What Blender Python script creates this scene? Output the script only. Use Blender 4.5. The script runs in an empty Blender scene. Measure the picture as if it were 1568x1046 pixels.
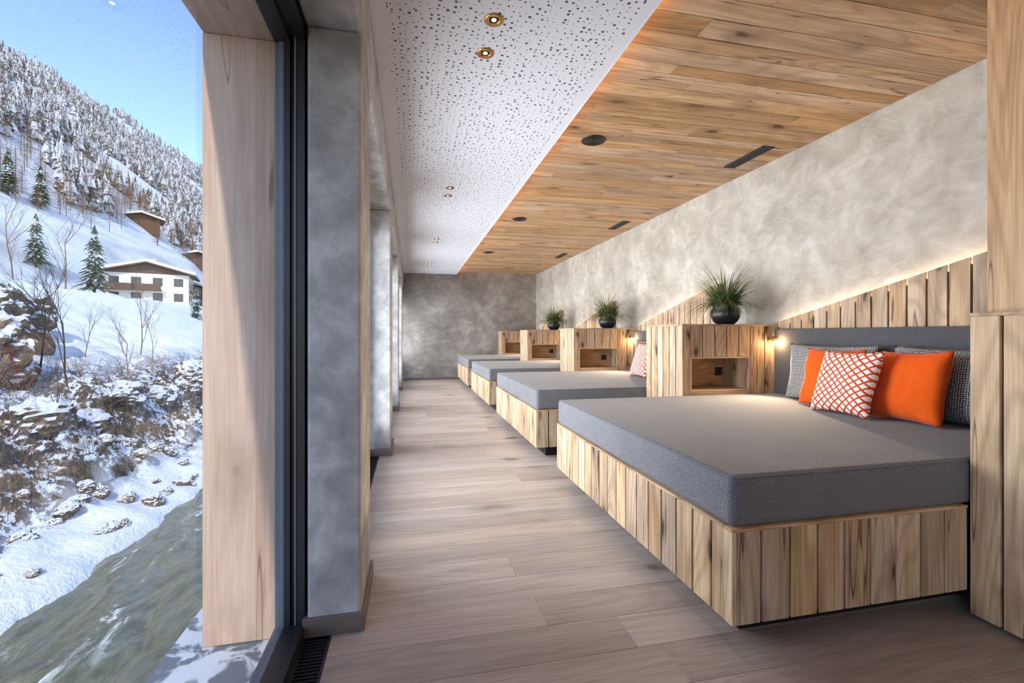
import bpy, math, random
from mathutils import Vector, Matrix, noise
random.seed(7)
scene = bpy.context.scene
scene.view_settings.view_transform = 'Standard'
COL = scene.collection
P = 2.72
# ------------------------------------------------------------------ helpers
def rgb(r, g, b):
    f = lambda c: (c/255/12.92) if c/255 <= .04045 else ((c/255+.055)/1.055)**2.4
    return (f(r), f(g), f(b), 1)

class G:
    """tiny node helper"""
    def __init__(s, name):
        s.m = bpy.data.materials.new(name); s.m.use_nodes = True
        s.t = s.m.node_tree; s.t.nodes.clear()
        s.out = s.t.nodes.new('ShaderNodeOutputMaterial')
    def n(s, ty, **k):
        nd = s.t.nodes.new('ShaderNode'+ty)
        for a, v in k.items(): setattr(nd, a, v)
        return nd
    def l(s, a, b): s.t.links.new(a, b)
    def math(s, op, a, b=0.0, clamp=False):
        nd = s.t.nodes.new('ShaderNodeMath'); nd.operation = op; nd.use_clamp = clamp
        for i, v in enumerate((a, b)):
            if isinstance(v, bpy.types.NodeSocket): s.l(v, nd.inputs[i])
            else: nd.inputs[i].default_value = v
        return nd.outputs[0]
    def mix(s, fac, a, b, mode='MIX'):
        nd = s.t.nodes.new('ShaderNodeMix'); nd.data_type = 'RGBA'; nd.blend_type = mode
        for i, v in ((0, fac), (6, a), (7, b)):
            if isinstance(v, bpy.types.NodeSocket): s.l(v, nd.inputs[i])
            else: nd.inputs[i].default_value = v
        return nd.outputs[2]
    def ramp(s, fac, stops):
        nd = s.t.nodes.new('ShaderNodeValToRGB')
        e = nd.color_ramp.elements
        while len(e) < len(stops): e.new(.5)
        for i, (p, c) in enumerate(stops):
            e[i].position = p; e[i].color = c if len(c) == 4 else (*c, 1)
        s.l(fac, nd.inputs[0]); return nd.outputs[0]
    def mapr(s, v, a, b, c=0.0, d=1.0, smooth=False):
        nd = s.t.nodes.new('ShaderNodeMapRange')
        if smooth: nd.interpolation_type = 'SMOOTHSTEP'
        s.l(v, nd.inputs[0])
        for i, x in enumerate((a, b, c, d)): nd.inputs[i+1].default_value = x
        return nd.outputs[0]
    def mapping(s, vec, sc):
        nd = s.t.nodes.new('ShaderNodeMapping'); s.l(vec, nd.inputs[0])
        nd.inputs['Scale'].default_value = sc; return nd.outputs[0]
    def noise(s, vec, scale, detail=4, rough=.5, dist=0.0):
        nd = s.n('TexNoise'); s.l(vec, nd.inputs['Vector'])
        nd.inputs['Scale'].default_value = scale; nd.inputs['Detail'].default_value = detail
        nd.inputs['Roughness'].default_value = rough; nd.inputs['Distortion'].default_value = dist
        return nd.outputs['Fac']
    def obj(s): return s.n('TexCoord').outputs['Object']
    def done(s, color, rough=.6, metal=0.0, bump=None, bstr=.2, bdist=.01, spec=None, sheen=0):
        p = s.n('BsdfPrincipled')
        for k, v in (('Base Color', color), ('Roughness', rough), ('Metallic', metal)):
            if isinstance(v, bpy.types.NodeSocket): s.l(v, p.inputs[k])
            else: p.inputs[k].default_value = v
        if spec is not None: p.inputs['Specular IOR Level'].default_value = spec
        if sheen: p.inputs['Sheen Weight'].default_value = sheen
        if bump is not None:
            b = s.n('Bump'); b.inputs['Strength'].default_value = bstr
            b.inputs['Distance'].default_value = bdist
            s.l(bump, b.inputs['Height']); s.l(b.outputs[0], p.inputs['Normal'])
        s.l(p.outputs[0], s.out.inputs[0]); return s.m

def flat(name, c, rough=.5, metal=0.0, spec=None):
    g = G(name); tc = g.obj()
    nz = g.noise(tc, 35, 1)
    col = g.mix(g.mapr(nz, .3, .7, 0, .16), c, (c[0]*.6, c[1]*.6, c[2]*.6, 1))
    return g.done(col, rough, metal, spec=spec)

def emit(name, c, st):
    g = G(name); e = g.n('Emission'); e.inputs[0].default_value = c; e.inputs[1].default_value = st
    g.l(e.outputs[0], g.out.inputs[0]); return g.m

def wood(name, axis, dark, mid, light, knot=1.0, tone=(.78, 1.12), rough=.55, knotcol=rgb(70, 45, 28), gs=1.0, ringamt=.35, knotscale=1.0, spec=.3, fine=.3, across=8):
    g = G(name); tc = g.obj()
    rnd = g.n('NewGeometry').outputs['Random Per Island']
    ma = g.n('VectorMath', operation='MULTIPLY_ADD')
    cv = g.n('CombineXYZ')
    for i in range(3): g.l(rnd, cv.inputs[i])
    g.l(cv.outputs[0], ma.inputs[0]); ma.inputs[1].default_value = (37.3, 19.1, 25.7); g.l(tc, ma.inputs[2])
    v = ma.outputs[0]
    def sc(al, ac):
        r = [ac*gs]*3; r[axis] = al*gs; return tuple(r)
    A = g.noise(g.mapping(v, sc(.9, across)), 1, 3, .6, .6)
    R0 = g.noise(g.mapping(v, sc(.5, 3.6)), 1, 1, .5, .3)
    R = g.math('SINE', g.math('MULTIPLY', R0, 110))
    F = g.noise(g.mapping(v, sc(3.5, 120)), 1, 2, .6)
    col = g.ramp(A, [(.22, dark), (.48, mid), (.75, light)])
    col = g.mix(g.mapr(R, -.1, 1, 0, ringamt), col, tuple(x*.66 for x in dark[:3])+(1,))
    col = g.mix(g.mapr(F, .35, .7, 0, fine), col, tuple(x*.55 for x in dark[:3])+(1,))
    vd = g.n('TexVoronoi', feature='F1')
    dn = g.n('TexNoise'); g.l(v, dn.inputs['Vector']); dn.inputs['Scale'].default_value = 9; dn.inputs['Detail'].default_value = 1
    vm = g.n('VectorMath', operation='MULTIPLY_ADD'); g.l(dn.outputs['Color'], vm.inputs[0])
    vm.inputs[1].default_value = (.06, .06, .06); g.l(v, vm.inputs[2])
    g.l(g.mapping(vm.outputs[0], sc(1.7*knotscale, 3.6*knotscale)), vd.inputs['Vector']); vd.inputs['Scale'].default_value = 1
    D = vd.outputs['Distance']
    rc = g.n('SeparateColor'); g.l(vd.outputs['Color'], rc.inputs[0])
    on = g.math('GREATER_THAN', rc.outputs[0], 1-.6*min(knot, 1.6))
    k1 = g.math('MULTIPLY', g.mapr(D, .06, .19, 1, 0, True), on)
    k2 = g.math('MULTIPLY', g.mapr(D, .08, .46, .55, 0, True), on)
    col = g.mix(k2, col, tuple(x*.6 for x in dark[:3])+(1,))
    col = g.mix(g.math('MULTIPLY', k1, .9), col, knotcol)
    C = g.noise(g.mapping(v, sc(.8, 16)), 1, 1, .5, .3)
    ck = g.mapr(g.math('ABSOLUTE', g.math('SUBTRACT', C, .66)), 0, .016, .85*min(knot, 1), 0)
    col = g.mix(ck, col, knotcol)
    tn = g.mapr(rnd, 0, 1, tone[0], tone[1])
    hs = g.n('HueSaturation'); g.l(col, hs.inputs['Color']); g.l(tn, hs.inputs['Value'])
    r2 = g.math('FRACT', g.math('MULTIPLY', rnd, 7.31))
    g.l(g.mapr(r2, 0, 1, .80, 1.04), hs.inputs['Saturation'])
    return g.done(hs.outputs[0], rough, bump=F, bstr=.2, bdist=.002, spec=spec)

class MB:
    def __init__(s): s.v = []; s.f = []; s.mi = []; s.sm = []; s.mats = []
    def mid(s, m):
        if m not in s.mats: s.mats.append(m)
        return s.mats.index(m)
    def add(s, vs, fs, m, smooth=False, M=None):
        o = len(s.v); i = s.mid(m)
        for p in vs: s.v.append(tuple(M @ Vector(p)) if M else tuple(p))
        for f in fs: s.f.append([o+k for k in f]); s.mi.append(i); s.sm.append(smooth)
    def box(s, x0, x1, y0, y1, z0, z1, m, M=None):
        s.prism(x0, x1, y0, y1, z0, z1, z1, m, M)
    def prism(s, x0, x1, y0, y1, z0, za, zb, m, M=None):
        vs = [(x0,y0,z0),(x1,y0,z0),(x1,y1,z0),(x0,y1,z0),(x0,y0,za),(x1,y0,za),(x1,y1,zb),(x0,y1,zb)]
        s.add(vs, [(0,3,2,1),(4,5,6,7),(0,1,5,4),(1,2,6,5),(2,3,7,6),(3,0,4,7)], m, False, M)
    def tube(s, p0, p1, r0, r1, m, n=8, caps=True, smooth=True):
        p0, p1 = Vector(p0), Vector(p1); d = (p1-p0)
        if d.length < 1e-6: return
        q = d.to_track_quat('Z', 'Y'); vs = []
        for p, r in ((p0, r0), (p1, r1)):
            for k in range(n):
                a = 2*math.pi*k/n; vs.append(p+q @ Vector((r*math.cos(a), r*math.sin(a), 0)))
        s.add(vs, [(k, (k+1) % n, n+(k+1) % n, n+k) for k in range(n)], m, smooth)
        if caps: s.add(vs, [list(range(n))[::-1], list(range(n, 2*n))], m)
    def lathe(s, prof, c, m, n=28, M=None):
        vs = []
        for r, z in prof:
            for k in range(n):
                a = 2*math.pi*k/n; vs.append((c[0]+r*math.cos(a), c[1]+r*math.sin(a), c[2]+z))
        fs = [(j*n+k, j*n+(k+1) % n, (j+1)*n+(k+1) % n, (j+1)*n+k) for j in range(len(prof)-1) for k in range(n)]
        s.add(vs, fs, m, True, M)
    def finish(s, name, bevel=0, parent=None, seg=1):
        me = bpy.data.meshes.new(name); me.from_pydata(s.v, [], s.f)
        for m in s.mats: me.materials.append(m)
        me.polygons.foreach_set('material_index', s.mi)
        me.polygons.foreach_set('use_smooth', s.sm); me.update()
        o = bpy.data.objects.new(name, me); COL.objects.link(o)
        if bevel:
            b = o.modifiers.new('bevel', 'BEVEL'); b.width = bevel; b.segments = seg; b.limit_method = 'ANGLE'
        if parent: o.parent = parent
        return o
def empty(name, loc=(0, 0, 0)):
    e = bpy.data.objects.new(name, None); e.location = loc; e.empty_display_size = .2
    COL.objects.link(e); return e

# ------------------------------------------------------------------ materials
M_floor = wood('oak_floor', 0, rgb(162,145,133), rgb(182,164,152), rgb(197,181,169), knot=.3, tone=(.84,1.07), rough=.40, knotcol=rgb(108,88,76), ringamt=.2, spec=.45, fine=.34, across=12)
M_ceilw = wood('oak_ceiling', 0, rgb(152,114,76), rgb(194,152,106), rgb(218,182,138), knot=1.0, tone=(.78,1.10), ringamt=.28, knotcol=rgb(74,48,28), across=9, knotscale=1.3)
M_oakv = wood('rustic_oak_vertical', 2, rgb(152,120,88), rgb(204,171,133), rgb(230,205,171), knot=1.2, tone=(.76,1.10), knotcol=rgb(66,45,30), ringamt=.32, across=9, knotscale=1.7)
M_oakp = wood('oak_wall_light', 2, rgb(164,124,86), rgb(204,166,124), rgb(222,188,148), knot=1.3, tone=(.94,1.04), knotcol=rgb(84,56,36), ringamt=.3)
M_oakh = wood('rustic_oak_horizontal', 0, rgb(148,112,78), rgb(196,160,118), rgb(222,194,154), knot=.8, tone=(.85,1.06))
M_oaky = wood('rustic_oak_length', 1, rgb(148,112,78), rgb(196,160,118), rgb(222,194,154), knot=.8, tone=(.85,1.06))
M_spruce = wood('spruce_glulam', 2, rgb(186,148,120), rgb(204,168,140), rgb(216,184,156), knot=.9, tone=(.95,1.05), ringamt=.12, knotcol=rgb(120,80,52), knotscale=1.1)
M_sprucey = wood('spruce_soffit', 1, rgb(186,148,120), rgb(204,168,140), rgb(216,184,156), knot=.6, tone=(.95,1.05), ringamt=.15, knotcol=rgb(120,80,52))
M_skirt = flat('grey_brown_skirting', rgb(120,108,100), .5)
M_dark = flat('anthracite_metal', rgb(42,42,46), .4)
M_greyg = flat('grey_gasket', rgb(112,116,122), .4)
M_black = flat('black_void', rgb(14,14,15), .8)
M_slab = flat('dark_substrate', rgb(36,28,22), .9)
M_blkpl = flat('black_plastic', rgb(20,20,22), .35)

def plaster(name, c0, c1, c2, sc=1.0, dist=2.5, bstr=.5, w=.5, trowel=.0):
    g = G(name); tc = g.obj()
    a = g.noise(tc, 1.1*sc, 4, .6, dist)
    b = g.noise(tc, 4.2*sc, 4, .6, dist*1.2)
    c = g.noise(tc, 40*sc, 2, .6)
    col = g.ramp(g.math('ADD', g.math('MULTIPLY', a, w), g.math('MULTIPLY', b, 1-w)), [(.36, c0), (.5, c1), (.62, c2)])
    col = g.mix(g.mapr(c, .4, .75, 0, .18), col, c0)
    if trowel:
        dn = g.n('TexNoise'); g.l(tc, dn.inputs['Vector']); dn.inputs['Scale'].default_value = 2.2; dn.inputs['Detail'].default_value = 2
        vm = g.n('VectorMath', operation='MULTIPLY_ADD'); g.l(dn.outputs['Color'], vm.inputs[0]); vm.inputs[1].default_value = (.7, .7, .7); g.l(tc, vm.inputs[2])
        vo = g.n('TexVoronoi', feature='F1'); g.l(g.mapping(vm.outputs[0], (1, 1.3, 2.2)), vo.inputs['Vector']); vo.inputs['Scale'].default_value = 2.4
        sc_ = g.n('SeparateColor'); g.l(vo.outputs['Color'], sc_.inputs[0])
        col = g.mix(g.mapr(sc_.outputs[0], 0, 1, 0, trowel*.5), col, c0)
        st = g.noise(g.mapping(vm.outputs[0], (3, 3, 22)), 1, 2, .6, .5)
        col = g.mix(g.mapr(st, .5, .72, 0, .3), col, c2)
    return g.done(col, .75, bump=b, bstr=bstr, bdist=.02, spec=.2)
M_plast = plaster('lime_plaster', rgb(156,149,138), rgb(182,175,164), rgb(206,201,191), 1, .8, .3, .55, .6)
M_plastb = plaster('grey_plaster', rgb(116,111,106), rgb(146,140,134), rgb(182,177,170), .8, .5, .25, .65, .7)
M_conc = plaster('smooth_concrete', rgb(148,147,145), rgb(176,175,173), rgb(206,205,203), 1.6, .3, .15, .4)
M_white = flat('white_paint', rgb(228,228,232), .7)
M_ext = plaster('exterior_render', rgb(150,148,145), rgb(175,172,168), rgb(190,188,184))

def perf():
    g = G('perforated_white_board'); tc = g.obj()
    sp = g.n('SeparateXYZ'); g.l(tc, sp.inputs[0])
    vo = g.n('TexVoronoi', feature='F1', voronoi_dimensions='2D'); g.l(tc, vo.inputs['Vector'])
    vo.inputs['Scale'].default_value = 27; vo.inputs['Randomness'].default_value = .75
    sc = g.n('SeparateColor'); g.l(vo.outputs['Color'], sc.inputs[0])
    q = g.math('POWER', sc.outputs[0], 1.6)
    r = g.mapr(q, 0, 1, .08, .245)
    hole = g.math('LESS_THAN', vo.outputs['Distance'], r)
    inx = g.math('MULTIPLY', g.math('GREATER_THAN', sp.outputs[0], -.12), g.math('LESS_THAN', sp.outputs[0], 1.11))
    hole = g.math('MULTIPLY', hole, inx)
    return g.done(g.mix(hole, rgb(222,223,229), rgb(88,90,104)), .7)
M_perf = perf()

def fabric(name, c, c2, sc=260, bs=.5):
    g = G(name); tc = g.obj()
    a = g.noise(tc, sc, 1, .6); b = g.noise(tc, 5, 2)
    col = g.mix(g.mapr(a, .35, .65), c, c2)
    col = g.mix(g.mapr(b, .3, .7, 0, .15), col, tuple(x*.7 for x in c[:3])+(1,))
    return g.done(col, .95, bump=a, bstr=bs, bdist=.003, spec=.1, sheen=.15)
M_matt = fabric('grey_wool_fabric', rgb(92,92,95), rgb(130,130,133))
M_head = fabric('charcoal_fabric', rgb(72,73,76), rgb(98,99,102))
M_orange = fabric('orange_fabric', rgb(226,86,20), rgb(240,104,32), 300, .3)
M_pipe = fabric('piping_fabric', rgb(100,100,104), rgb(128,128,130))
def pat():
    g = G('orange_lattice_fabric'); tc = g.obj()
    s = g.n('SeparateXYZ'); g.l(tc, s.inputs[0])
    x, y = s.outputs[0], s.outputs[1]
    def fam(off):
        t = g.math('ADD', g.math('MULTIPLY', y, 21), g.math('MULTIPLY', g.math('PINGPONG', g.math('ADD', x, off), .055), 18.2))
        return g.math('LESS_THAN', g.math('PINGPONG', g.math('ADD', t, 50.0), .5), .14)
    f = g.math('MAXIMUM', fam(10.0), fam(10.055))
    n = g.noise(tc, 300, 1)
    col = g.mix(f, rgb(238,232,226), rgb(206,74,34))
    return g.done(col, .9, bump=n, bstr=.3, bdist=.003, spec=.1)
M_pat = pat()
def dots():
    g = G('grey_dotted_fabric'); tc = g.obj()
    v = g.n('TexVoronoi', feature='F1', voronoi_dimensions='2D'); g.l(tc, v.inputs['Vector']); v.inputs['Scale'].default_value = 80; v.inputs['Randomness'].default_value = .2
    f = g.math('LESS_THAN', v.outputs['Distance'], .36)
    return g.done(g.mix(f, rgb(84,86,88), rgb(200,200,198)), .95, spec=.1)
M_dots = dots()
M_pot = flat('black_ceramic', rgb(24,25,28), .35)
def leafm():
    g = G('grass_blade'); r = g.n('NewGeometry').outputs['Random Per Island']
    return g.done(g.ramp(r, [(0, rgb(44,66,30)), (.6, rgb(86,108,56)), (1, rgb(160,164,110))]), .5)
M_leaf = leafm()
M_soil = flat('potting_soil', rgb(40,30,22), .95)
M_led = emit('warm_led', (1, .78, .52, 1), 22)
M_led2 = emit('amber_led', (1, .52, .18, 1), 26)
M_bulb = emit('lamp_bulb', (1, .72, .38, 1), 90)
M_gold = flat('brass', rgb(205,160,100), .25, 1.0)

def glass():
    g = G('window_glass'); f = g.n('Fresnel'); f.inputs[0].default_value = 1.4
    t = g.n('BsdfTransparent'); t.inputs[0].default_value = (.96, .98, 1, 1)
    gl = g.n('BsdfGlossy'); gl.inputs['Roughness'].default_value = .0
    gl.inputs['Color'].default_value = (.8, .88, 1, 1)
    mx = g.n('MixShader'); g.l(f.outputs[0], mx.inputs[0]); g.l(t.outputs[0], mx.inputs[1]); g.l(gl.outputs[0], mx.inputs[2])
    g.l(mx.outputs[0], g.out.inputs[0]); return g.m
M_glass = glass()

# ------------------------------------------------------------------ room shell
XW = 3.38; YB = 12.2; YR = -4.0; ZC = 2.86; ZW = 2.80; XS = -.2; XE = 1.17
mb = MB(); mb.box(-.42, 3.6, YR, YB+.2, -.25, -.021, M_slab)
y = YR; w = .2
while y < YB:
    x = -.31 - random.random()*1.6
    while x < XW:
        L = random.uniform(1.5, 2.4); a = max(x, -.31); b = min(x+L, XW)
        if b-a > .02: mb.box(a, b-.0012, y, min(y+w, YB)-.0014, -.02, 0, M_floor)
        x += L
    y += w
mb.finish('floor', .0008)
mb = MB(); mb.box(XE-.1, XW+.2, YR, YB+.2, ZC+.021, ZC+.12, M_slab)
y = YR
while y < YB:
    w = random.choice((.1, .12, .14, .15)); x = XE-.1-random.random()*1.0
    while x < XW:
        L = random.uniform(.9, 2.4); a = max(x, XE-.1); b = min(x+L, XW)
        if b-a > .02: mb.box(a, b-.003, y, min(y+w, YB)-.003, ZC, ZC+.02, M_ceilw)
        x += L
    y += w
mb.finish('ceiling', .001)
mb = MB(); mb.box(XS, XE, YR, YB, ZW, ZW+.012, M_perf); mb.box(XE-.006, XE+.004, YR, YB, ZW-.002, ZW+.014, M_white)
mb.box(XS, XE-.11, YR, YB, ZW+.013, ZW+.2, M_white)
mb.finish('ceiling_perforated_panel')
mb = MB(); mb.box(XE-.05, XE-.025, YR, YB, ZW+.013, ZW+.020, M_led2); mb.finish('ceiling_cove_led_strip')
mb = MB(); mb.box(-.82, 3.9, YR-.3, YB+.4, 3.06, 3.35, M_ext); mb.finish('roof_slab')
mb = MB(); mb.box(XW, XW+.3, YR, YB+.3, -.25, 3.05, M_plast); mb.finish('wall_right')
mb = MB(); mb.box(-.8, XW, YB, YB+.3, -.25, 3.05, M_plastb); mb.finish('wall_back')
mb = MB(); mb.box(-.8, XW, YR-.3, YR, -.25, 3.05, M_plastb); mb.finish('wall_rear')
mb = MB(); mb.box(-.2, 2.3, YB-.015, YB, 0, .06, M_skirt); mb.finish('baseboard_back')
mb = MB(); mb.box(2.41, 3.3, YR, 1.419, 0, ZC, M_slab)
y = 1.45
while y > YR:
    mb.box(2.38, 2.409, max(y-.62, YR), y-.002, .0, ZC, M_oakp); y -= .62
mb.box(2.41, 3.3, 1.42, 1.447, 1.3, ZC, M_oakp)
mb.finish('wall_right_timber', .002)
mb = MB(); mb.box(2.362, 2.38, YR, 1.45, 0, .115, M_dark); mb.finish('baseboard_right')
mb = MB(); mb.box(-.84, -.42, YR-2, YB+6, -9, -.06, M_ext); mb.finish('wall_facade_lower')
ZB = 2.43
cols = [1.94+P*k for k in range(-2, 4)]
mb = MB(); mb.box(-.41, XS-.001, YR, YB, ZB, ZW+.2, M_conc); mb.finish('concrete_beam', .008)
for y0 in cols:
    mb = MB(); mb.box(-.405, XS, y0, y0+.42, 0, ZB, M_conc)
    mb.finish('concrete_column', .012, seg=2)
    mb = MB(); mb.box(-.42, XS+.014, y0-.014, y0+.434, 0, .075, M_skirt); mb.finish('baseboard_column', .002)
for i, k in enumerate(range(-2, 5)):
    Y1 = 2.0+P*k; Y0 = Y1-2.42
    if Y1 > YB+.5: Y1 = YB
    mb = MB()
    for (ya, sgn) in ((Y1, -1), (Y0, 1)):
        def jb(x0, x1, t, m, ya=ya, sgn=sgn):
            a, b = sorted((ya, ya+sgn*t)); mb.box(x0, x1, a, b, 0, 2.42, m)
        jb(-.53, -.512, .03, M_greyg); jb(-.512, -.49, .042, M_greyg); jb(-.49, -.468, .06, M_dark)
        jb(-.468, -.452, .045, M_blkpl); jb(-.452, -.446, .06, M_greyg); jb(-.446, -.415, .055, M_dark)
    mb.box(-.53, -.47, Y0, Y1, 2.36, 2.42, M_dark); mb.box(-.47, -.415, Y0, Y1, 2.375, 2.43, M_dark)
    mb.box(-.53, -.49, Y0, Y1, -.02, .035, M_greyg); mb.box(-.49, -.415, Y0, Y1, -.02, .05, M_dark)
    mb.add([(-.5, Y0, 0), (-.5, Y1, 0), (-.5, Y1, 2.42), (-.5, Y0, 2.42)], [(0, 1, 2, 3)], M_glass)
    mb.finish('window_%d' % (i+1))
    mb = MB(); mb.box(-.80, -.532, Y1, Y1+.3, -.029, 2.384, M_spruce); mb.finish('timber_pier', .004)
    # added area lamps inside the window bays, brightening the room in place of daylight
    if k != 0 and k != -2:
        L = bpy.data.lights.new('bay_fill_lamp', 'AREA'); L.shape = 'RECTANGLE'; L.size = min(1.9, Y1-Y0-.3); L.size_y = 2.2
        L.energy = (84 if k > 0 else 54)*L.size/1.9; L.color = (.90, .95, 1); L.spread = math.radians(140)
        o = bpy.data.objects.new('bay_fill_lamp', L); COL.objects.link(o)
        o.location = (-.40, (Y0+.1+Y1)/2-.05, 1.23)
        o.rotation_euler = Vector((1, 0, 0)).to_track_quat('-Z', 'Z').to_euler()
mb = MB()
mb.box(-.80, -.53, YR, YB+4, 2.385, 2.62, M_sprucey); mb.box(-.84, -.415, YR, YB+4, 2.62, 3.05, M_ext)
mb.finish('timber_soffit_beam', .004)
def sillm():
    g = G('snowy_metal_sill'); tc = g.obj(); n = g.noise(tc, 7, 4, .6, .6)
    return g.done(g.mix(g.mapr(n, .45, .52), rgb(104,112,122), rgb(196,204,214)), .5)
mb = MB(); mb.box(-.92, -.53, YR, YB+4, -.06, -.03, sillm()); mb.finish('window_sill_metal')
mb = MB(); mb.box(-.415, -.31, YR, YB, -.03, -.022, M_black)
mb.box(-.415, -.405, YR, YB, -.03, .002, M_dark); mb.box(-.32, -.31, YR, YB, -.03, .002, M_dark)
y = YR
while y < YB:
    if not any(c-.02 < y < c+.44 for c in cols): mb.box(-.405, -.32, y, y+.006, -.02, 0, M_dark)
    y += .018
mb.finish('floor_convector_grille')

# ------------------------------------------------------------------ beds and cabinets
XB = 1.16; XC = 2.31; XH = 3.30
def topz(y, k):
    return max(1.292, 1.33+.24*(3.5+P*k-y))
for k in range(4):
    y0 = 1.47+P*k; y1 = 3.555+P*k
    bed = empty('upholstered_daybed', (XB, y0, 0))
    off = Matrix.Translation((-XB, -y0, 0))
    mb = MB()
    mb.box(XB+.022, XH, y0+.022, y1, .125, .462, M_slab)
    n = 17; st = (y1-y0)/n
    for j in range(n): mb.box(XB, XB+.021, y0+st*j+(.005 if j else 0), y0+st*(j+1)-.005, .115, .462, M_oakv)
    n = 9; st = (XC-XB)/n
    for j in range(n): mb.box(XB+st*j+(.005 if j else .0225), XB+st*(j+1)-.005, y0, y0+.021, .115, .462, M_oakv)
    mb.box(XB, XC, y0, y0+.05, .462, .474, M_oakh); mb.box(XB, XB+.05, y0+.051, y1, .462, .474, M_oaky)
    mb.box(XB+.05, XH, y0+.05, y1, .462, .47, M_slab)
    for v in range(len(mb.v)): mb.v[v] = tuple(off @ Vector(mb.v[v]))
    o = mb.finish('timber_base', .0022, bed)
    mb = MB(); mb.box(.14, XH-XB, .14, y1-y0, 0, .125, M_black); mb.finish('plinth', 0, bed)
    a, b, c, d = .006, XH-.06-XB, .008, y1-y0-.004
    mb = MB(); mb.box(a, b, c, d, .472, .668, M_matt); mo = mb.finish('mattress', .032, bed, 5)
    mo.data.polygons.foreach_set('use_smooth', [True]*len(mo.data.polygons))
    wn = mo.modifiers.new('wn', 'WEIGHTED_NORMAL')
    cu = bpy.data.curves.new('piping', 'CURVE'); cu.dimensions = '3D'; cu.bevel_depth = .0036
    for (e, zz) in ((.006, .6605),):
        sp = cu.splines.new('POLY'); sp.use_cyclic_u = True; r = .03; pts = []
        for (cx, cy, a0) in ((b-e-r, d-e-r, 0), (a+e+r, d-e-r, 90), (a+e+r, c+e+r, 180), (b-e-r, c+e+r, 270)):
            for t in range(5):
                an = math.radians(a0+t*22.5); pts.append((cx+r*math.cos(an), cy+r*math.sin(an), zz))
        sp.points.add(len(pts)-1)
        for q, pnt in zip(sp.points, pts): q.co = (*pnt, 1)
    cu.materials.append(M_pipe); po = bpy.data.objects.new('piping', cu); COL.objects.link(po); po.parent = bed
    mb = MB(); mb.box(XH-.055-XB, XH-XB-.001, .01, y1-y0-.004, .5, 1.25, M_head); hb = mb.finish('headboard', .01, bed, 3)

def pillow(name, w, h, t, mat, loc, lean=18, yaw=0, roll=0):
    N = 26; vs = []; fs = []
    rs = random.random()*50
    for side in (1, -1):
        for i in range(N+1):
            for j in range(N+1):
                u = -1+2*i/N; v = -1+2*j/N
                x = u*w/2*(1-.08*(1-v*v)); y = v*h/2*(1-.08*(1-u*u))
                th = t/2*max(0, (1-u**4)*(1-v**4))**.55
                wr = (.014*noise.noise(Vector((x*7+rs, y*7, side*3)))+.005*noise.noise(Vector((x*22+rs, y*22, side*3))))*min(1, th/.02)
                vs.append((x, y, side*(th+wr)))
    o = (N+1)**2
    for i in range(N):
        for j in range(N):
            a = i*(N+1)+j; fs.append((a, a+N+1, a+N+2, a+1)); fs.append((o+a, o+a+1, o+a+N+2, o+a+N+1))
    mb = MB(); mb.add(vs, fs, mat, True); ob = mb.finish(name)
    import bmesh
    bm = bmesh.new(); bm.from_mesh(ob.data); bmesh.ops.remove_doubles(bm, verts=bm.verts, dist=.0008); bm.to_mesh(ob.data); bm.free()
    B = Matrix(((0, 0, -1), (-1, 0, 0), (0, 1, 0))).to_4x4()
    ob.matrix_world = Matrix.Translation(loc) @ Matrix.Rotation(math.radians(yaw), 4, 'Z') @ Matrix.Rotation(math.radians(lean), 4, 'Y') @ B @ Matrix.Rotation(math.radians(roll), 4, 'Z')
    return ob
for k in range(4):
    dy = P*k
    pillow('grey_dotted_cushion', .76, .47, .13, M_dots, (3.13, 2.90+dy, .893), 8)
    pillow('grey_dotted_cushion', .78, .47, .13, M_dots, (3.13, 2.04+dy, .893), 8)
    pillow('orange_cushion', .45, .44, .13, M_orange, (2.985, 2.74+dy, .882), 14, 3)
    pillow('orange_cushion', .44, .45, .14, M_orange, (2.965, 2.19+dy, .882), 14, -4, 2)
    pillow('patterned_cushion', .45, .44, .13, M_pat, (2.82, 2.48+dy, .88), 17, -4, 1)

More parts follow.
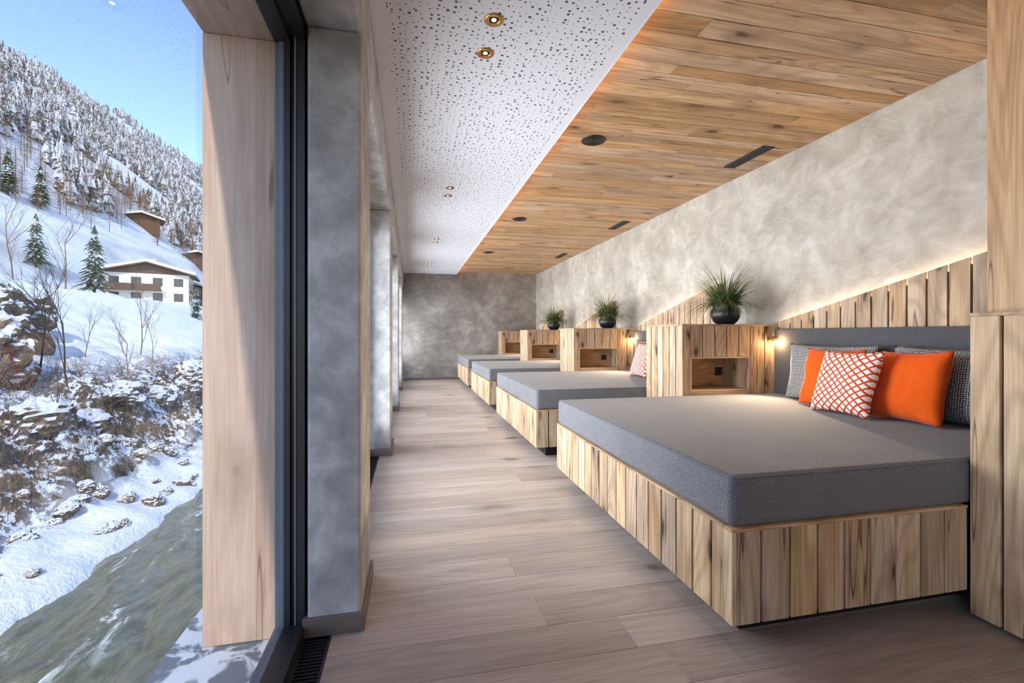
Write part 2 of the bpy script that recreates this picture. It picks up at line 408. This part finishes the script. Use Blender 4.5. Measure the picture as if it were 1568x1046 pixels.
for k in range(-1, 4):
    y0 = 3.56+P*k; y1 = min(y0+.63, YB-.005); ZT = 1.275
    cb = MB(); f = .02
    n1, n2, nz0, nz1, nd = 2.39, 3.0, .69, 1.0, .34
    if k == -1: y0 = .80
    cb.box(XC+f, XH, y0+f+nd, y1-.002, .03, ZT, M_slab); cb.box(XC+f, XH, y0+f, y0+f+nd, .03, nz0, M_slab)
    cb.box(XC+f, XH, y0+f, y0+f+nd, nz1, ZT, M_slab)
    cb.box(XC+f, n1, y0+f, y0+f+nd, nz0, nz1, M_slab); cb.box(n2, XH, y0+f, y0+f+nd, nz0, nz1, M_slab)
    cb.box(n1, n2, y0+f+nd-.012, y0+f+nd-.001, nz0, nz1, M_oakh); cb.box(n1, n2, y0+.002, y0+f+nd-.012, nz0, nz0+.014, M_oakh)
    cb.box(n1, n2, y0+.002, y0+f+nd-.012, nz1-.014, nz1-.001, M_oakh)
    cb.box(n1, n1+.014, y0+.001, y0+f+nd-.012, nz0+.014, nz1-.014, M_oakv); cb.box(n2-.014, n2, y0+.001, y0+f+nd-.012, nz0+.014, nz1-.014, M_oakv)
    nb = 6; st = (y1-y0)/nb
    for j in range(nb): cb.box(XC, XC+f, y0+st*j+(.006 if j else 0), y0+st*(j+1)-.006, .02, ZT, M_oakv)
    cb.box(XC+f+.001, n1, y0, y0+f, .6, ZT, M_oakv)
    nb = 5; st = (n2-n1)/nb
    for j in range(nb): cb.box(n1+st*j+.005, n1+st*(j+1)-.005, y0, y0+f, nz1, ZT, M_oakv)
    cb.box(n2+.003, n2+.145, y0, y0+f, .6, ZT, M_oakv); cb.box(n2+.154, XH, y0, y0+f, .6, ZT, M_oakv)
    cb.box(n1+.001, n2-.001, y0, y0+f, .6, nz0-.001, M_oakh)
    cb.box(XC, XH, y0, y1, ZT, ZT+.016, M_oakh)
    cab = empty('bedside_cabinet', (XC, y0, 0)); off = Vector((XC, y0, 0))
    cb.v = [tuple(Vector(v)-off) for v in cb.v]; cb.finish('oak_body', .002, cab)
    if k >= 0:
        sb = MB(); X = 2.93-XC; Yb = f+nd-.012
        sb.box(X-.04, X+.04, Yb-.008, Yb, .80, .88, M_blkpl); sb.box(X-.028, X+.028, Yb-.011, Yb-.008, .812, .868, M_dark)
        sb.tube((X, Yb-.012, .84), (X, Yb-.009, .84), .018, .02, M_blkpl, 16)
        sb.finish('power_socket', .002, cab)
        lp = MB(); lx = 3.205-XC
        lp.tube((lx, 0, 1.15), (lx, -.014, 1.15), .028, .028, M_gold, 20)
        lp.tube((lx, -.012, 1.15), (lx, -.05, 1.15), .006, .006, M_gold, 10)
        lp.lathe([(.002, .03), (.018, .03), (.022, .012), (.022, -.012), (.018, -.012), (.018, .0)], (lx, -.058, 1.15), M_gold, 18)
        lp.lathe([(.001, -.042), (.012, -.038), (.017, -.026), (.015, -.012), (.001, 0)], (lx, -.058, 1.15), M_bulb, 14)
        lp.finish('reading_lamp', 0, cab)
        sl = bpy.data.lights.new('reading_spot', 'SPOT'); sl.energy = 150; sl.color = (1, .76, .5); sl.spot_size = math.radians(88); sl.spot_blend = 1; sl.shadow_soft_size = .02
        so = bpy.data.objects.new('reading_spot', sl); COL.objects.link(so)
        src = Vector((3.205, y0-.06, 1.09)); so.location = src
        so.rotation_euler = (Vector((2.25, y0-.66, .62))-src).to_track_quat('-Z', 'Y').to_euler()
        pl = bpy.data.lights.new('lamp_glow', 'POINT'); pl.energy = 3.2; pl.color = (1, .62, .3); pl.shadow_soft_size = .02
        pp = bpy.data.objects.new('lamp_glow', pl); COL.objects.link(pp); pp.location = (3.205, y0-.09, 1.13)
        so.parent = cab; so.matrix_parent_inverse = Matrix.Translation(-off)
        pp.parent = cab; pp.matrix_parent_inverse = Matrix.Translation(-off)

mb = MB(); led = MB()
for k in range(4):
    y = 1.47 if k == 0 else 4.42+P*(k-1)
    yb = min(4.42+P*k, YB)
    n = round((yb-y)/.125); st = (yb-y)/n
    for j in range(n):
        a, b = y+st*j+.006, y+st*(j+1)-.006
        mb.prism(XH+.001, XH+.02, a, b, .5, topz(a, k), topz(b, k), M_oakv)
    ye = min(3.6+P*k, YB); ys_ = y+(.06 if k else -.0)
    za, zb = topz(ys_, k), topz(ye, k)
    led.prism(XH+.03, XH+.045, ys_, ye, za-.04, za-.03, zb-.03, M_led)
    o = len(led.v)-8
    for q in (2, 3): led.v[o+q] = (led.v[o+q][0], led.v[o+q][1], zb-.04)
    mb.prism(XH+.02, XH+.028, y+.002, ye, .5, za-.04, zb-.04, M_slab)
    if k: mb.box(XH+.02, XW-.001, y, y+.02, .5, topz(y, k)-.004, M_oakv)
mb.finish('wall_wainscot_boards', .002)
led.finish('wainscot_led_strip')

def plant(x, y, z, s=1.0):
    e = empty('potted_grass_plant', (x, y, z))
    mb = MB()
    mb.lathe([(.001, 0), (.07, 0), (.105, .03), (.132, .08), (.129, .13), (.108, .172), (.112, .182), (.104, .185), (.098, .17), (.09, .155)], (0, 0, 0), M_pot, 32)
    mb.lathe([(.001, .16), (.098, .16)], (0, 0, 0), M_soil, 20); mb.finish('black_pot', 0, e)
    mb = MB()
    for i in range(1100):
        a = random.random()*2*math.pi; r0 = random.random()**.5*.08
        L = random.uniform(.26, .52)*s; out = random.uniform(.05, 1.7)
        p = Vector((r0*math.cos(a), r0*math.sin(a), .155)); a2 = a+random.uniform(-.6, .6)
        d = Vector((math.cos(a2)*out, math.sin(a2)*out, 1)).normalized()
        side = Vector((-math.sin(a2), math.cos(a2), 0)); w = random.uniform(.0024, .0048); vs = []; seg = 7
        for q in range(seg+1):
            ww = w*(1-q/seg*.85); vs += [p-side*ww, p+side*ww]
            p = p+d*(L/seg); d = (d+Vector((math.cos(a2)*.12, math.sin(a2)*.12, -.16*out-.03))).normalized()
            if x+p.x > XH-.01: p.x = XH-.01-x
            p.z = max(p.z, .06)
        mb.add(vs, [(2*q, 2*q+1, 2*q+3, 2*q+2) for q in range(seg)], M_leaf, True)
    mb.finish('grass_foliage', 0, e)
for k in range(3): plant(2.97, 3.86+P*k, 1.291)

M_dl = emit('downlight_led', (1, .8, .5, 1), 12)
for k in range(4):
    for yy in (2.28, 2.56):
        y = yy+P*k
        if y > YB-.2: continue
        mb = MB(); c = (.41, y, ZW)
        mb.lathe([(.036, .0), (.05, 0), (.05, -.004), (.036, -.006), (.030, -.003), (.026, -.001)], c, M_gold, 28)
        mb.lathe([(.001, -.001), (.027, -.001)], c, M_black, 20)
        mb.lathe([(.001, -.003), (.012, -.003), (.012, -.0015)], c, M_dl, 16)
        o = mb.finish('recessed_downlight')
        if yy < 2.3:
            L = bpy.data.lights.new('downlight', 'SPOT'); L.energy = 26; L.color = (1, .86, .7); L.spot_size = math.radians(75); L.spot_blend = .8; L.shadow_soft_size = .03
            lo = bpy.data.objects.new('downlight_beam', L); COL.objects.link(lo); lo.location = (.41, y, ZW-.02); lo.parent = o
    if k < 3:
        mb = MB(); c = (1.52, 3.65+P*k, ZC)
        mb.lathe([(.001, -.006), (.06, -.006), (.085, -.004), (.1, -.008), (.104, -.003), (.104, 0)], c, M_blkpl, 36)
        for r in (.025, .045, .065): mb.lathe([(r, -.0065), (r+.003, -.009), (r+.006, -.0065)], c, M_dark, 32)
        mb.finish('ceiling_speaker')
        mb = MB(); a, b, y0, y1 = 3.02, 3.14, 3.43+P*k, 3.95+P*k
        mb.box(a, b, y0, y1, ZC-.003, ZC, M_black)
        for (p, q, r, s) in ((a, a+.01, y0, y1), (b-.01, b, y0, y1), (a, b, y0, y0+.01), (a, b, y1-.01, y1)): mb.box(p, q, r, s, ZC-.008, ZC-.003, M_blkpl)
        for j in range(1, 6): mb.box(a+.02*j-.003, a+.02*j+.003, y0, y1, ZC-.007, ZC-.003, M_dark)
        mb.finish('ceiling_air_vent')
    mb = MB(); mb.lathe([(.001, -.012), (.012, -.01), (.022, -.003), (.03, 0)], (.5, 4.1+P*k, ZW), M_white, 18)
    mb.finish('ceiling_sprinkler')

# ------------------------------------------------------------------ outdoors
PT = [(0,-8.4),(10.4,-7.6),(11.2,-6.8),(13.5,-6.2),(16.5,-3.4),(20,-1.5),(30,2.6),(37,6),(50,7.6),(62,22),(92,50),(220,158),(300,172),(420,150)]
def T0(s):
    for (a, za), (b, zb) in zip(PT, PT[1:]):
        if s <= b: return za+(zb-za)*(s-a)/(b-a)
    return PT[-1][1]
def T(s, y):
    q = s+(1.1*noise.noise(Vector((y*.22, 0, 7)))+.5*noise.noise(Vector((y*.9, 0, 2))))*max(0, 1-abs(s-12)/6) if s < 18 else s
    z = T0(q)
    if s > 62: z *= 1+.12*max(-1.5, min(1.6, (y-304)/232))*min(1, (s-62)/100)
    p = Vector((s, y, 0))
    if s > 10.5:
        band = max(0, 1-abs(s-17.0)/5)
        z += band*(1.7*noise.noise(p*.3)+1.5*abs(noise.noise(p*.8))+.7*noise.noise(p*2.1))
        z += .4*noise.noise(p*.6)*min(1, (s-10.5)/2)+.16*noise.noise(p*1.9)*min(1, (s-10.5)/2)
        z += min(1, s/60)*1.0*noise.noise(p*.06)
        if s > 60: z += 7*noise.noise(p*.018)*min(1, (s-60)/60)+3*noise.noise(p*.05)*min(1, (s-60)/60)
    return z
def terrain_mat():
    g = G('snowy_ground'); tc = g.obj(); sp = g.n('SeparateXYZ'); g.l(tc, sp.inputs[0])
    s = g.math('MULTIPLY', sp.outputs[0], -1)
    n1 = g.noise(tc, .9, 6, .65, .6); n2 = g.noise(tc, 4, 4, .7)
    nz = g.n('SeparateXYZ'); g.l(g.n('NewGeometry').outputs['Normal'], nz.inputs[0])
    band = g.math('MULTIPLY', g.mapr(s, 13.0, 14.6), g.mapr(s, 24, 18))
    v = g.math('ADD', g.math('MULTIPLY', n1, .5), g.math('MULTIPLY', n2, .5))
    rock = g.math('MULTIPLY', g.mapr(v, .475, .50), band)
    steep = g.math('MULTIPLY', g.mapr(nz.outputs[2], .66, .54), g.mapr(v, .38, .46))
    hill = g.math('MULTIPLY', g.mapr(s, 60, 75), g.mapr(v, .50, .58, 0, .7))
    rk = g.math('MAXIMUM', g.math('MAXIMUM', rock, steep), hill)
    rc = g.ramp(g.noise(tc, 2.5, 4, .7), [(.3, rgb(26,24,24)), (.5, rgb(74,62,50)), (.7, rgb(132,108,80))])
    sn = g.mix(g.noise(tc, .5, 2), rgb(212,218,227), rgb(230,232,236))
    return g.done(g.mix(rk, sn, rc), .8, bump=n2, bstr=.5, bdist=.3)
M_ter = terrain_mat()
ss = []; s = 10.0
while s < 420: ss.append(s); s += max(.22, (s-10)*.028)
ys = []; y = -25.0
while y < 760: ys.append(y); y += .36 if y < 45 else max(.36, (y-33)*.03)
vs = [(-a, b, T(a, b)) for a in ss for b in ys]; n = len(ys)
mb = MB(); mb.add(vs, [(i*n+j, (i+1)*n+j, (i+1)*n+j+1, i*n+j+1)[::-1] for i in range(len(ss)-1) for j in range(n-1)], M_ter, True)
mb.finish('snowy_hillside')

def rock_mat():
    g = G('snow_capped_rock'); tc = g.obj(); geo = g.n('NewGeometry')
    nz = g.n('SeparateXYZ'); g.l(geo.outputs['Normal'], nz.inputs[0])
    v = g.noise(tc, 3, 5, .7)
    rc = g.ramp(g.noise(g.mapping(tc, (1, 1, 3)), 1.2, 5, .75, .8), [(.32, rgb(34,30,28)), (.5, rgb(98,82,66)), (.68, rgb(160,134,104))])
    sf = g.mapr(g.math('ADD', nz.outputs[2], g.math('MULTIPLY', v, .5)), .62, .80)
    return g.done(g.mix(sf, rc, rgb(218,222,230)), .85, bump=v, bstr=.9, bdist=.25)
M_rock = rock_mat()
import bmesh
def rocks(name, items):
    mb = MB()
    for (c, r, sq) in items:
        bm = bmesh.new(); bmesh.ops.create_icosphere(bm, subdivisions=5 if max(r) > 1.5 else 4, radius=1)
        sd = random.random()*99; vs = []
        for v in bm.verts:
            p = v.co.copy(); k = 1+.35*noise.noise(p*1.1+Vector((sd, 0, 0)))+.24*abs(noise.noise(p*2.6+Vector((0, sd, 0))))+.10*noise.noise(p*6)+.05*noise.noise(p*14)
            vs.append((c[0]+p.x*k*r[0], c[1]+p.y*k*r[1], c[2]+p.z*k*r[2]))
        mb.add(vs, [[q.index for q in f.verts] for f in bm.faces], M_rock, False); bm.free()
    return mb.finish(name)
def P2(u, d):
    k = (u-784)/697; return (k*.9765+.2157)*d, (.9765-k*.2157)*d
it = []
for i in range(80):
    s = random.uniform(11.5, 15); y = random.uniform(12, 46); r = random.uniform(.12, .48)
    it.append(((-s, y, T(s, y)+r*.1), (r, r*random.uniform(.8, 1.4), r*.8), 0))
rocks('snow_capped_boulders', it)
it = []
for (u, d, rx, rz, dz) in ((-30, 27, 2.4, 2.8, 1.0), (-5, 31, 2.2, 2.2, .2), (-50, 23, 2.0, 2.6, .8), (8, 24, 1.2, 1.1, .2), (300, 36, 1.8, 1.5, .2), (270, 35, 1.2, .9, 0), (240, 31, 1.0, .8, 0), (130, 24, 1.1, .8, -.2), (60, 21, 1.1, .9, -.2), (180, 27, 1.3, .8, -.2)):
    x, y = P2(u, d); it.append(((x, y, T(-x, y)+dz), (rx, rx*1.2, rz), 0))
rocks('rocky_outcrop', it)

# river: real wave geometry, white water on the crests
def wz(x, y):
    p = Vector((x*1.0, y*.45, 0))
    return .16*noise.noise(p*.9)+.10*noise.noise(p*2.2+Vector((3, 0, 0)))+.05*noise.noise(Vector((x*4, y*2.2, 1)))
def waterm():
    g = G('river_water'); tc = g.obj()
    sp = g.n('SeparateXYZ'); g.l(tc, sp.inputs[0])
    n = g.noise(g.mapping(tc, (1.1, .42, 1)), 1.3, 5, .65, 1.6); m = g.noise(g.mapping(tc, (1, .5, 1)), 7, 3, .6, .6)
    big = g.noise(g.mapping(tc, (.5, .22, 1)), 1, 2)
    crest = g.mapr(sp.outputs[2], -7.14, -6.98)
    a = g.math('ADD', g.math('MULTIPLY', n, .8), g.math('MULTIPLY', crest, .16))
    f = g.math('MULTIPLY', g.mapr(a, .51, .58), g.mapr(big, .45, .56))
    f = g.math('MULTIPLY', f, g.mapr(m, .35, .6, .4, 1))
    col = g.mix(g.mapr(n, .35, .65), rgb(84,86,66), rgb(128,126,100))
    col = g.mix(f, col, rgb(226,232,230))
    return g.done(col, g.mapr(f, 0, 1, .12, .7), bump=m, bstr=.35, bdist=.12, spec=.5)
xs = [-13.5+i*.14 for i in range(90)]; yw = [-12+j*.24 for j in range(330)]
vs = [(x, y, -7.1+wz(x, y)) for x in xs for y in yw]; n = len(yw)
mb = MB(); wm = waterm()
mb.add(vs, [(i*n+j, (i+1)*n+j, (i+1)*n+j+1, i*n+j+1) for i in range(len(xs)-1) for j in range(n-1)], wm, True)
ye = yw[-1]; mb.add([(-13.5, ye, -7.1), (xs[-1], ye, -7.1), (xs[-1], 400, -7.1), (-13.5, 400, -7.1)], [(0, 1, 2, 3)], wm)
mb.finish('river')

def treem(name, green, snow, thr):
    g = G(name); geo = g.n('NewGeometry')
    n = g.noise(g.obj(), 1.8, 3, .7)
    f = g.mapr(g.math('ADD', n, g.math('MULTIPLY', geo.outputs['Random Per Island'], .22)), thr, thr+.1)
    return g.done(g.mix(f, green, snow), .9)
M_fir = treem('snow_dusted_needles', rgb(54,68,40), rgb(206,212,218), .64)
M_far = treem('frosted_forest', rgb(88,80,68), rgb(198,199,202), .55)
M_bark = flat('bark', rgb(84,66,50), .9)
M_twig = flat('brown_twigs', rgb(124,96,66), .9)
def fir(mb, x, y, z, h, r, tiers, n, mat):
    base = z+h*.08
    for t in range(tiers):
        f = t/tiers; zt = base+(h*.92)*(f+1.7/tiers) if t < tiers-1 else z+h
        zt = min(zt, z+h); zb = base+h*.9*f; rr = r*(1-f)**.9*random.uniform(.85, 1.15)+.03*r
        vs = [(x, y, zt)]; ph = random.random()*6
        for k in range(2*n):
            a = ph+math.pi*k/n; q = rr*(random.uniform(.8, 1.15) if k % 2 == 0 else random.uniform(.35, .55))
            vs.append((x+q*math.cos(a), y+q*math.sin(a), zb-(.12*rr if k % 2 == 0 else -.15*rr)))
        mb.add(vs, [(0, 1+k, 1+(k+1) % (2*n)) for k in range(2*n)], mat)
mb = MB(); cnt = 0
while cnt < 4600:
    s = 68+(random.random()**1.05)*194; az = math.radians(random.uniform(17, 42)); y = s/math.tan(az)
    if y > 700: continue
    if s < 90 and noise.noise(Vector((s*.05, y*.05, 3))) < .05: continue
    if noise.noise(Vector((s*.035, y*.03, 9))) < -.18: continue
    h = random.uniform(5.5, 10.5); fir(mb, -s, y, T(s, y)-.5, h, h*random.uniform(.12, .18), 4, 4, M_far); cnt += 1
mb.finish('snowy_conifer_forest')
for (u, d, h) in ((145, 70, 11.0), (55, 66, 8.0), (62, 80, 8), (12, 75, 8), (300, 70, 5)):
    x, y = P2(u, d); z = T(-x, y)-.3; mb = MB()
    mb.tube((x, y, z-.3), (x, y, z+h*.9), .16, .03, M_bark, 8)
    fir(mb, x, y, z, h, h*.24, 16, 9, M_fir); o = mb.finish('snow_dusted_fir_tree')
def branch(mb, p, d, L, r, dep, mat, up=.1):
    seg = 3; q = p
    for i in range(seg):
        d = (d+Vector((random.uniform(-.16, .16), random.uniform(-.16, .16), up*random.random()))).normalized()
        q2 = q+d*L/seg; mb.tube(q, q2, r*(1-i/seg*.5), r*(1-(i+1)/seg*.5), mat, 3, False, False); q = q2
        if dep > 0:
            for _ in range(2 if i else 1):
                b = (d+Vector((random.uniform(-1, 1), random.uniform(-1, 1), random.uniform(-.2, .7)))*.8).normalized()
                branch(mb, q, b, L*random.uniform(.45, .65), r*.45, dep-1, mat, up)
M_twd = flat('dark_twigs', rgb(64,52,44), .9)
for (u, d, h, m) in ((60, 26, 4.0, M_twd), (105, 25, 3.8, M_twd), (85, 21, 2.4, M_twd), (215, 38, 3.6, M_twig), (100, 62, 7, M_twig), (20, 60, 7, M_twig), (40, 30, 2.8, M_twd), (130, 32, 2.4, M_twig), (195, 30, 2.6, M_twig), (235, 36, 2.4, M_twig)):
    x, y = P2(u, d); z = T(-x, y)-.2; mb = MB()
    branch(mb, Vector((x, y, z)), Vector((.05, 0, 1)), h, h*.016, 3, m, .15); mb.finish('bare_tree')
mb = MB()
for i in range(150):
    s = random.uniform(14.5, 20.5); az = math.radians(random.uniform(20, 40)); y = s/math.tan(az)
    z = T(s, y)-.1
    for _ in range(5):
        branch(mb, Vector((-s+random.uniform(-.3, .3), y+random.uniform(-.3, .3), z)), Vector((random.uniform(-.5, .5), random.uniform(-.5, .5), 1)).normalized(), random.uniform(.4, 1.2), .011, 1, random.choice((M_twig, M_twd, M_twig)))
mb.finish('brown_riverbank_shrubs')
mb = MB()
for i in range(180):
    s = random.uniform(62, 90); az = math.radians(random.uniform(20, 40)); y = s/math.tan(az); z = T(s, y)-.3; h = random.uniform(5, 9)
    mb.tube((-s, y, z), (-s, y, z+h), .07, .02, M_twig, 4, False)
    for j in range(20):
        zz = z+h*(.2+.78*j/20); L = (1-j/22)*1.7; a = random.random()*6.28
        for q in (0, 2.1, 4.2): mb.tube((-s, y, zz), (-s+L*math.cos(a+q), y+L*math.sin(a+q), zz-.1), .035, .01, M_twig, 3, False, False)
mb.finish('bare_larch_grove')

M_wht = flat('white_render', rgb(222,218,212), .8); M_brn = flat('chalet_timber', rgb(92,66,48), .8)
M_snow = flat('roof_snow', rgb(222,226,232), .8); M_win = flat('dark_pane', rgb(46,52,58), .2)
def chalet(name, u, d, w, dp, h, body, rot, dz=0):
    x, y = P2(u, d); z = T(-x, y)-.6+dz; e = empty(name, (x, y, z)); e.rotation_euler = (0, 0, rot)
    mb = MB(); W = w/2; D = dp/2; rh = w*.14; o = 1.1
    mb.box(-W, W, -D, D, -2, h, body)
    mb.add([(-W, -D, h), (W, -D, h), (0, -D, h+rh), (-W, D, h), (W, D, h), (0, D, h+rh)], [(0, 1, 2), (5, 4, 3)], M_brn)
    for sg in (1, -1):
        a = [(0, -D-o, h+rh+.15), (sg*(W+o), -D-o, h-.13*o*1.2), (sg*(W+o), D+o, h-.13*o*1.2), (0, D+o, h+rh+.15)]
        for t0, t1, m in ((0, .2, M_brn), (.2, .65, M_snow)):
            vs = [(p[0], p[1], p[2]+t0) for p in a]+[(p[0], p[1], p[2]+t1) for p in a]
            mb.add(vs, [(0, 1, 2, 3), (4, 5, 6, 7), (0, 1, 5, 4), (1, 2, 6, 5), (2, 3, 7, 6), (3, 0, 4, 7)], m)
    mb.box(-.5, .5, 1, 2, h+rh*.5, h+rh+1.6, M_wht)
    fl = int(h//2.6)
    for f in range(fl):
        zf = f*2.7+.9
        nw = int(w//2.6)
        for j in range(nw):
            xx = -W+w*(j+.5)/nw; mb.box(xx-.55, xx+.55, -D-.05, -D+.05, zf, zf+1.2, M_win); mb.box(xx-.68, xx+.68, -D-.03, -D+.02, zf-.12, zf+1.32, M_brn)
        for j in range(int(dp//3)):
            yy = -D+dp*(j+.5)/int(dp//3); mb.box(W-.05, W+.05, yy-.5, yy+.5, zf, zf+1.2, M_win)
        if f:
            mb.box(-W*.95, W*.35, -D-1.3, -D, f*2.7-.1, f*2.7+.1, M_brn); mb.box(-W*.95, W*.35, -D-1.3, -D-1.2, f*2.7+.1, f*2.7+1.0, M_brn)
            mb.box(W, W+1.3, -D*.8, D*.8, f*2.7-.1, f*2.7+.1, M_brn); mb.box(W+1.2, W+1.3, -D*.8, D*.8, f*2.7+.1, f*2.7+1.0, M_brn)
    mb.finish('chalet_body', 0, e)
chalet('alpine_chalet', 232, 84, 12, 9, 5.6, M_wht, math.radians(18), -.6)
chalet('alpine_chalet', 296, 96, 7, 7, 4, M_brn, math.radians(25))
chalet('timber_barn', 215, 122, 8, 5, 1.9, M_brn, math.radians(30), -.3)
chalet('timber_barn', 300, 135, 7, 6, 2.2, M_brn, math.radians(30), .0)
mb = MB(); nn = 40; vs = []
for i in range(nn):
    for j in range(12):
        X = -1300+1500*i/(nn-1); Y = 1500+j*60; hh = 620*(j/11)*(1+.25*noise.noise(Vector((i*.25, j*.2, 1))))+40*noise.noise(Vector((i*.8, j*.5, 4)))
        vs.append((X, Y, hh-20))
mb.add(vs, [(i*12+j, (i+1)*12+j, (i+1)*12+j+1, i*12+j+1) for i in range(nn-1) for j in range(11)], M_ter, True); mb.finish('distant_mountain')

# ------------------------------------------------------------------ light
w = bpy.data.worlds.new('sky'); scene.world = w; w.use_nodes = True; nt = w.node_tree; nt.nodes.clear()
wo = nt.nodes.new('ShaderNodeOutputWorld'); bg = nt.nodes.new('ShaderNodeBackground'); sk = nt.nodes.new('ShaderNodeTexSky')
sk.sky_type = 'NISHITA'; sk.sun_disc = False; sk.sun_elevation = math.radians(40); sk.sun_rotation = math.radians(170); sk.air_density = 1.0; sk.dust_density = 1.6; sk.altitude = 1500; sk.ozone_density = 2.0
nt.links.new(sk.outputs[0], bg.inputs[0]); bg.inputs[1].default_value = .38; nt.links.new(bg.outputs[0], wo.inputs[0])
sun = bpy.data.lights.new('sun', 'SUN'); sun.energy = 3.4; sun.angle = math.radians(1); sun.color = (1, .96, .9)
so = bpy.data.objects.new('sun', sun); COL.objects.link(so); so.location = (-5, -20, 30)
so.rotation_euler = Vector((.08, .7, -.64)).to_track_quat('-Z', 'Y').to_euler()

# ------------------------------------------------------------------ camera
cam = bpy.data.cameras.new('camera'); cam.lens = 16; cam.sensor_width = 36; cam.clip_start = .02; cam.clip_end = 6000
cam.shift_y = -11/1568
co = bpy.data.objects.new('camera', cam); COL.objects.link(co); co.location = (0, 0, 1.2)
co.rotation_euler = (math.radians(90), 0, -math.radians(12.46)); scene.camera = co
